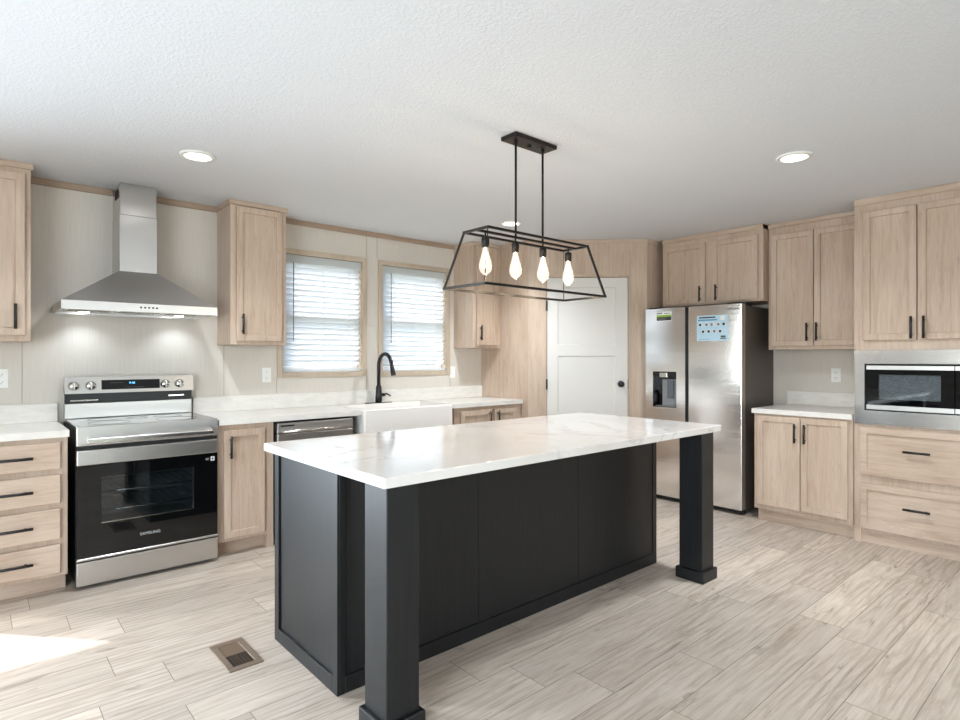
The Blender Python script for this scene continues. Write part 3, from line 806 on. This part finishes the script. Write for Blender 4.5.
# ------------------------------------------------------------------ refrigerator
def fridge():
    r = thing('refrigerator', 'tall stainless side-by-side refrigerator with ice dispenser and stickers', 'refrigerator', (4.80, 3.107, 0), RB)
    w = .912
    m = MB(); m.box(.004, w-.004, .075, .64, .03, 1.755, .004); m.build('body', M_frside, r)
    a, b = .405, .436
    # freezer door with the dispenser opening
    dx0, dx1, dz0, dz1 = .078, .318, .862, 1.19
    m = MB(); wall_holes(m, 'y', 0, 0, a, .045, 1.772, [(dx0, dx1, dz0, dz1)], .065); fd = m.build('freezer_door', M_fridge, r)
    m = MB(); m.box(b, w, 0, .065, .045, 1.772, .006, seg=2); rd = m.build('fridge_door', M_fridge, r)
    m = MB(); m.box(a-.001, b+.001, .03, .064, .05, 1.768); m.build('handle_channel', M_dark, r)
    m = MB(); m.box(w-.012, w+.001, .004, .064, .05, 1.768); m.build('door_edge', plain('door_side_paint', lin(150, 136, 122), .4, .3), rd)
    # dispenser
    m = MB(); m.box(dx0, dx1, .055, .064, dz0, dz1); m.box(dx0, dx0+.004, .002, .06, dz0, dz1); m.box(dx1-.004, dx1, .002, .06, dz0, dz1); m.box(dx0, dx1, .002, .06, dz1-.045, dz1); m.box(dx0, dx1, .002, .06, dz0, dz0+.004)
    dp = m.build('ice_dispenser', M_blackg, fd)
    m = MB(); m.box(.155, .305, .035, .055, .875, 1.12, .003); m.build('dispenser_back', M_hole, dp)
    m = MB(); m.box(.145, .225, -.001, .03, 1.135, 1.18, .004); m.build('dispenser_nozzle', M_chrome, dp)
    m = MB(); m.box(.215, .275, .018, .034, .95, 1.11, .003); m.build('dispenser_paddle', plain('smoked_paddle', lin(92, 98, 104), .2), dp)
    m = MB(); m.box(dx0+.02, dx1-.02, .004, .055, .866, .874, .002); m.build('drip_tray', M_hole, dp)
    # stickers
    m = MB(); m.box(.117, .271, -.0008, .0, 1.655, 1.742); s = m.build('energy_sticker', M_stkw, fd)
    m = MB(); m.box(.119, .269, -.0012, -.0006, 1.695, 1.712); m.build('green_band', M_green, s)
    m = MB(); m.box(.119, .269, -.0012, -.0006, 1.66, 1.695); m.build('photo_band', plain('dark_print', lin(88, 92, 84), .5), s)
    m = MB(); m.box(.215, .268, -.0015, -.001, 1.664, 1.686); m.build('dark_block', M_ink, s)
    m = MB(); m.box(.121, .178, -.0012, -.0006, 1.722, 1.732); m.box(.196, .258, -.0012, -.0006, 1.722, 1.729); m.build('sticker_print', M_grey, s)
    X0, X1, Z0, Z1 = .517, .800, 1.464, 1.684
    m = MB(); m.box(X0, X1, -.0008, .0, Z0, Z1); s = m.build('feature_sticker', M_stk, rd)
    m = MB(); m.box(X0+.022, X0+.17, -.0012, -.0006, Z1-.024, Z1-.012); m.build('heading_line', M_ink, s)
    m = MB(); m.box(X0+.012, X0+.185, -.0012, -.0006, Z1-.046, Z1-.034); m.build('heading_line', M_inkb, s)
    m = MB(); m.box(X1-.07, X1-.03, -.0012, -.0006, Z1-.045, Z1-.008); m.build('code_panel', M_stkw, s)
    for k in range(5):
        m = MB(); cx = X0+.034+k*.053
        m.lathe([(0, -.0013), (.018, -.0013), (.018, -.0006), (0, -.0006)], (cx, 0, Z1-.078), 20, 'y'); m.build('icon', M_stkw, s)
        m = MB(); m.lathe([(0, -.0018), (.012, -.0018), (.012, -.0012), (0, -.0012)], (cx-.003+(k % 2)*.006, 0, Z1-.080), 12, 'y'); m.build('icon_mark', (M_ink, M_grey, M_hole, M_hole, M_ink)[k], s)
    for k in range(4):
        m = MB(); cx = X0+.058+k*.051
        m.lathe([(0, -.0013), (.018, -.0013), (.018, -.0006), (0, -.0006)], (cx, 0, Z1-.138), 20, 'y'); m.build('icon', M_stkw, s)
        m = MB(); m.lathe([(0, -.0018), (.012, -.0018), (.012, -.0012), (0, -.0012)], (cx, 0, Z1-.140), 12, 'y'); m.build('icon_mark', (M_ink, M_ink, M_hole, M_ink)[k], s)
    m = MB(); m.box(X1-.072, X1-.018, -.0012, -.0006, Z0+.014, Z0+.023); m.box(X1-.066, X1-.024, -.0012, -.0006, Z0+.028, Z0+.042); m.build('sticker_logo', M_ink, s)
    m = MB(); m.box(X0+.014, X0+.12, -.0012, -.0006, Z0+.012, Z0+.016); m.build('fine_print', M_inkb, s)
    lettering('brand_lettering', 'SAMSUNG', .024, M_ink, rd, face_y(.838, -.0014, 1.727))
    # hinge cover, base grille, feet
    m = MB(); m.box(w-.14, w-.01, .03, .22, 1.756, 1.786, .006, seg=2); m.build('hinge_cover', M_blackp, r)
    m = MB(); m.box(.01, .14, .03, .22, 1.756, 1.786, .006, seg=2); m.build('hinge_cover', M_blackp, r)
    m = MB(); m.box(.01, w-.01, .05, .09, .012, .042); m.build('base_grille', M_blackp, r)
    for x in (.05, w-.03):
        m = MB(); m.lathe([(0, 0), (.02, 0), (.02, .032), (0, .032)], (x, .09, 0), 14); m.build('foot', M_rubber, r)
    for x in (.05, w-.05):
        m = MB(); m.lathe([(0, 0), (.02, 0), (.02, .032), (0, .032)], (x, .56, 0), 14); m.build('foot', M_rubber, r)
fridge()

# ------------------------------------------------------------------ microwave
def microwave():
    r = thing('built_in_microwave', 'stainless framed microwave built into the tall cabinet', 'microwave', (TX, 1.378, .847), RB)
    o = (0, 0, -.847); w0, w1 = .006, .746
    ix0, ix1, iz0, iz1 = .068, .684, .944, 1.275
    m = MB(o); wall_holes(m, 'y', -.018, w0, w1, .848, 1.370, [(ix0, ix1, iz0, iz1)], .016); m.build('trim_frame', M_steelr, r)
    m = MB(o); m.box(ix0-.02, ix1+.02, .0, .42, iz0-.03, iz1+.03); m.build('housing', M_dark, r)
    dx = .573
    wx0, wx1, wz0, wz1 = .157, .503, 1.028, 1.200
    m = MB(o); wall_holes(m, 'y', -.026, ix0+.008, dx, iz0+.006, iz1-.006, [(wx0, wx1, wz0, wz1)], .022); d = m.build('door', M_blackg, r)
    m = MB(o); m.box(wx0, wx1, -.022, -.018, wz0, wz1); m.build('window', M_mwglass, d)
    m = MB(o); m.box(wx0, wx1, -.008, -.004, wz0, wz1); m.build('window_screen', screenmat(), d)
    for a, b in ((1.234, 1.262), (.954, .986)):
        m = MB(o); m.box(ix0+.014, dx-.001, -.0275, -.0255, a, b, .0005); m.build('trim_strip', M_steel, d)
    m = MB(o); m.box(dx+.003, ix1-.006, -.026, -.004, iz0+.006, iz1-.006, .002); c = m.build('control_panel', M_blackg, r)
    for a, b in ((1.234, 1.262), (.954, .986)):
        m = MB(o); m.box(dx+.004, ix1-.010, -.0275, -.0255, a, b, .0005); m.build('trim_strip', M_steel, c)
microwave()

# ------------------------------------------------------------------ island
def island():
    r = thing('kitchen_island', 'black wooden kitchen island base with two square corner posts', 'kitchen island', (2.2, 2.2, 0))
    o = (-2.2, -2.2, 0)
    x0, x1, y0, y1, zt = 1.069, 3.303, 2.064, 2.680, .877
    m = MB(o); m.box(x0+.006, x1-.006, y0+.006, y1-.006, .0, zt); m.build('cabinet_body', M_black, r)
    # seating side: three flat panels, seams between, bottom rail and corner strips
    xs = [x0+.03, 1.797, 2.531, x1-.035]
    for a, b in zip(xs, xs[1:]):
        m = MB(o); m.box(a+.0015, b-.0015, y0+.001, y0+.006, .07, zt, .001); m.build('front_panel', M_black, r)
    m = MB(o); m.box(x0+.0305, x1-.0355, y0-.004, y0+.006, .0, .068, .002); m.build('bottom_rail', M_black, r)
    m = MB(o); m.box(x0+.0062, x0+.030, y0-.004, y0+.02, .0, zt, .001); m.build('corner_strip', M_black, r)
    m = MB(o); m.box(x1-.035, x1-.0062, y0-.004, y0+.02, .0, zt, .001); m.build('corner_strip', M_black, r)
    # end panels: stiles and rail around a recessed sheet
    for s in (-1, 1):
        e0, e1 = (x0-.004, x0+.006) if s < 0 else (x1-.006, x1+.004)
        m = MB(o); m.box(e0, e1, y1-.045, y1, 0, zt, .001); m.box(e0, e1, y0-.004, y0+.042, 0, zt, .001); m.box(e0, e1, y0+.042, y1-.045, 0, .062, .001)
        m.build('end_frame', M_black, r)
    # kitchen side doors
    for k in range(4):
        a = x0+.04+k*.542
        m = MB((-2.2, -2.2, 0)); m.box(a, a+.53, y1-.004, y1+.016, .11, .86, .003); m.build('door', M_black, r)
    for px in (1.060, 3.203):
        m = MB(o); m.box(px, px+.137, 1.696, 1.842, .0655, zt, .003); p = m.build('post', M_black, r)
        m = MB(o); m.box(px-.016, px+.153, 1.680, 1.858, 0, .066, .004, seg=2); m.build('plinth', M_black, p)
    t = MB((-2.205, -2.2, -.878)); t.box(1.033, 3.372, 1.665, 2.732, .878, .915, .003, seg=2)
    tag(t.build('island_countertop', M_quartz, None, (2.205, 2.2, .878)), 'white quartz slab with faint veins on the black island', 'countertop')
island()

# ------------------------------------------------------------------ pendant light
def pendant():
    cx, cy = 2.198, 2.120
    r = thing('pendant_light', 'black open-frame linear pendant with four filament bulbs above the island', 'pendant light', (cx, cy, 1.657))
    z0, z1 = 0.0, 1.934-1.657; zc = ZC-1.657
    m = MB(); m.box(-.155, .155, -.056, .056, zc-.022, zc-.001, .003); cp = m.build('canopy', M_bronze, r)
    m = MB(); m.box(-.010, .010, -.008, .008, zc-.034, zc-.022, .002); m.build('fixing_nut', M_blackm, cp)
    for s in (-1, 1):
        m = MB(); m.tube([(s*.101, 0, z1-.004), (s*.101, 0, zc-.022)], .006, 12); m.lathe([(0, zc-.040), (.010, zc-.038), (.010, zc-.022), (0, zc-.022)], (s*.101, 0, 0), 12); m.build('rod', M_bronze, r)
    a, b, c, d = .372, .088, .448, .150; w = .0115
    m = MB()
    T = [(-a, -b, z1), (a, -b, z1), (a, b, z1), (-a, b, z1)]; L = [(-c, -d, z0), (c, -d, z0), (c, d, z0), (-c, d, z0)]
    for i in range(4):
        m.bar(T[i], T[(i+1) % 4], w); m.bar(L[i], L[(i+1) % 4], w); m.bar(T[i], L[i], w if i % 2 else .0045)
    m.bar((-a, 0, z1), (a, 0, z1), w)
    m.build('frame', M_bronze, r)
    for k in range(4):
        x = -.310+k*.2067; zs = z1-.030
        m = MB(); m.lathe([(0, z1+.002), (.0045, z1), (.0045, zs), (.018, zs), (.0195, zs-.004), (.0195, zs-.046), (.016, zs-.048), (0, zs-.048)], (x, 0, 0), 20); s = m.build('socket', M_bronze, r)
        zb = zs-.046
        prof = [(.0125, zb), (.0135, zb-.012), (.020, zb-.038), (.0275, zb-.066), (.0315, zb-.088), (.030, zb-.108), (.022, zb-.124), (.010, zb-.133), (.004, zb-.138), (0, zb-.139)]
        m = MB(); m.lathe(prof, (x, 0, 0), 24); bl = m.build('bulb', M_bulb, r)
        m = MB()
        n = 13
        pts = []
        for j in range(n):
            an = 2*PI*j/n; rr = (.013 if j % 2 else .008)
            pts.append((x+rr*math.cos(an), rr*math.sin(an), zb-(.030 if j % 2 == 0 else .098)))
        m.tube(pts, .0030, 6)
        m.tube([(x, 0, zb-.002), (x, 0, zb-.034)], .0035, 8)
        m.build('filament', M_fil, bl)
        lamp('bulb_glow', 'POINT', (cx+x, cy, 1.657+zb-.16), 1.6, (1, .84, .62), shadow_soft_size=.03)
pendant()

# ------------------------------------------------------------------ recessed lights
for (x, y), lb in (((.95, 3.49), 'round recessed ceiling light near the range hood, at left'), ((3.486, 1.298), 'round recessed ceiling light at right, before the microwave cabinet'), ((3.412, 3.507), 'round recessed ceiling light behind the pendant rods')):
    r = thing('recessed_light', lb, 'ceiling light', (x, y, ZC), 0, 'recessed lights in the kitchen ceiling')
    m = MB(); m.lathe([(.070, -.001), (.070, -.012), (.092, -.008), (.094, -.001)], (0, 0, 0), 40); m.build('trim_ring', M_plastic, r)
    m = MB(); m.lathe([(0, -.002), (.070, -.002), (.070, -.007), (0, -.007)], (0, 0, 0), 32); m.build('diffuser', M_disc, r)
    lamp('downlight', 'SPOT', (x, y, ZC-.02), 125 if x > 3 else 95, (.87, .935, 1), aim=(0, 0, -1), spot_size=2.4, spot_blend=.8, shadow_soft_size=.07)

# ------------------------------------------------------------------ outlets, floor register
def outlet(x, z, label, loc=None, rotz=0, switch=False):
    r = thing('wall_outlet' if not switch else 'light_switch', label, 'outlet' if not switch else 'switch', loc or (x, YA, z), rotz, None)
    m = MB(); m.box(-.036, .036, -.006, -.0005, -.058, .058, .002, seg=2); p = m.build('cover_plate', M_plastic, r)
    if switch:
        m = MB(); m.box(-.016, .016, -.0085, -.005, -.033, .033, .001); m.build('rocker', M_plastic, p); return
    for s in (-1, 1):
        m = MB(); m.box(-.017, .017, -.0078, -.005, s*.024-.014, s*.024+.014, .002); f = m.build('receptacle', M_plastic, p)
        m = MB(); m.box(-.008, -.006, -.0084, -.007, s*.024-.003, s*.024+.007); m.box(.006, .008, -.0084, -.007, s*.024-.003, s*.024+.006); m.box(-.002, .002, -.0084, -.007, s*.024-.010, s*.024-.006); m.build('slot', M_slot, f)
outlet(1.762, 1.180, 'white outlet under the wall cabinet, left of the left window')
outlet(3.648, 1.172, 'white switch plate on the wall right of the right window', switch=True)
outlet(.130, 1.190, 'white outlet at the far left, above the drawer counter')
outlet(0, 0, 'white outlet on the right wall above the small counter', (XB, 1.698, 1.170), RB)

r = thing('floor_register', 'brown rectangular metal floor register beside the island', 'floor vent', (.879, 2.652, 0))
m = MB(); m.box(-.073, .073, -.142, -.110, 0, .005, .002); m.box(-.073, .073, .110, .142, 0, .005, .002); m.box(-.073, -.044, -.110, .110, 0, .005, .002); m.box(.044, .073, -.110, .110, 0, .005, .002)
m.build('rim', M_vent, r)
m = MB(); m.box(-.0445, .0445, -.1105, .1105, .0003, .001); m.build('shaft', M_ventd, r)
m = MB(); m.box(-.0445, .0445, .002, .1105, .001, .0022); m.build('damper', plain('register_damper', lin(112, 92, 74), .5, .1), r)
m = MB()
for k in range(13):
    y = -.106+k*.0085
    m.box(-.0445, .0445, y-.0010, y+.0010, .001, .0030)
for k in range(5): m.box(-.0445+.0148*(k+1)-.0008, -.0445+.0148*(k+1)+.0008, -.11, .002, .001, .0030)
m.build('grille', plain('register_grille', lin(86, 72, 60), .5, .2), r)
m = MB(); m.box(-.0445, .0445, -.001, .004, .001, .004); m.build('crossbar', M_vent, r)
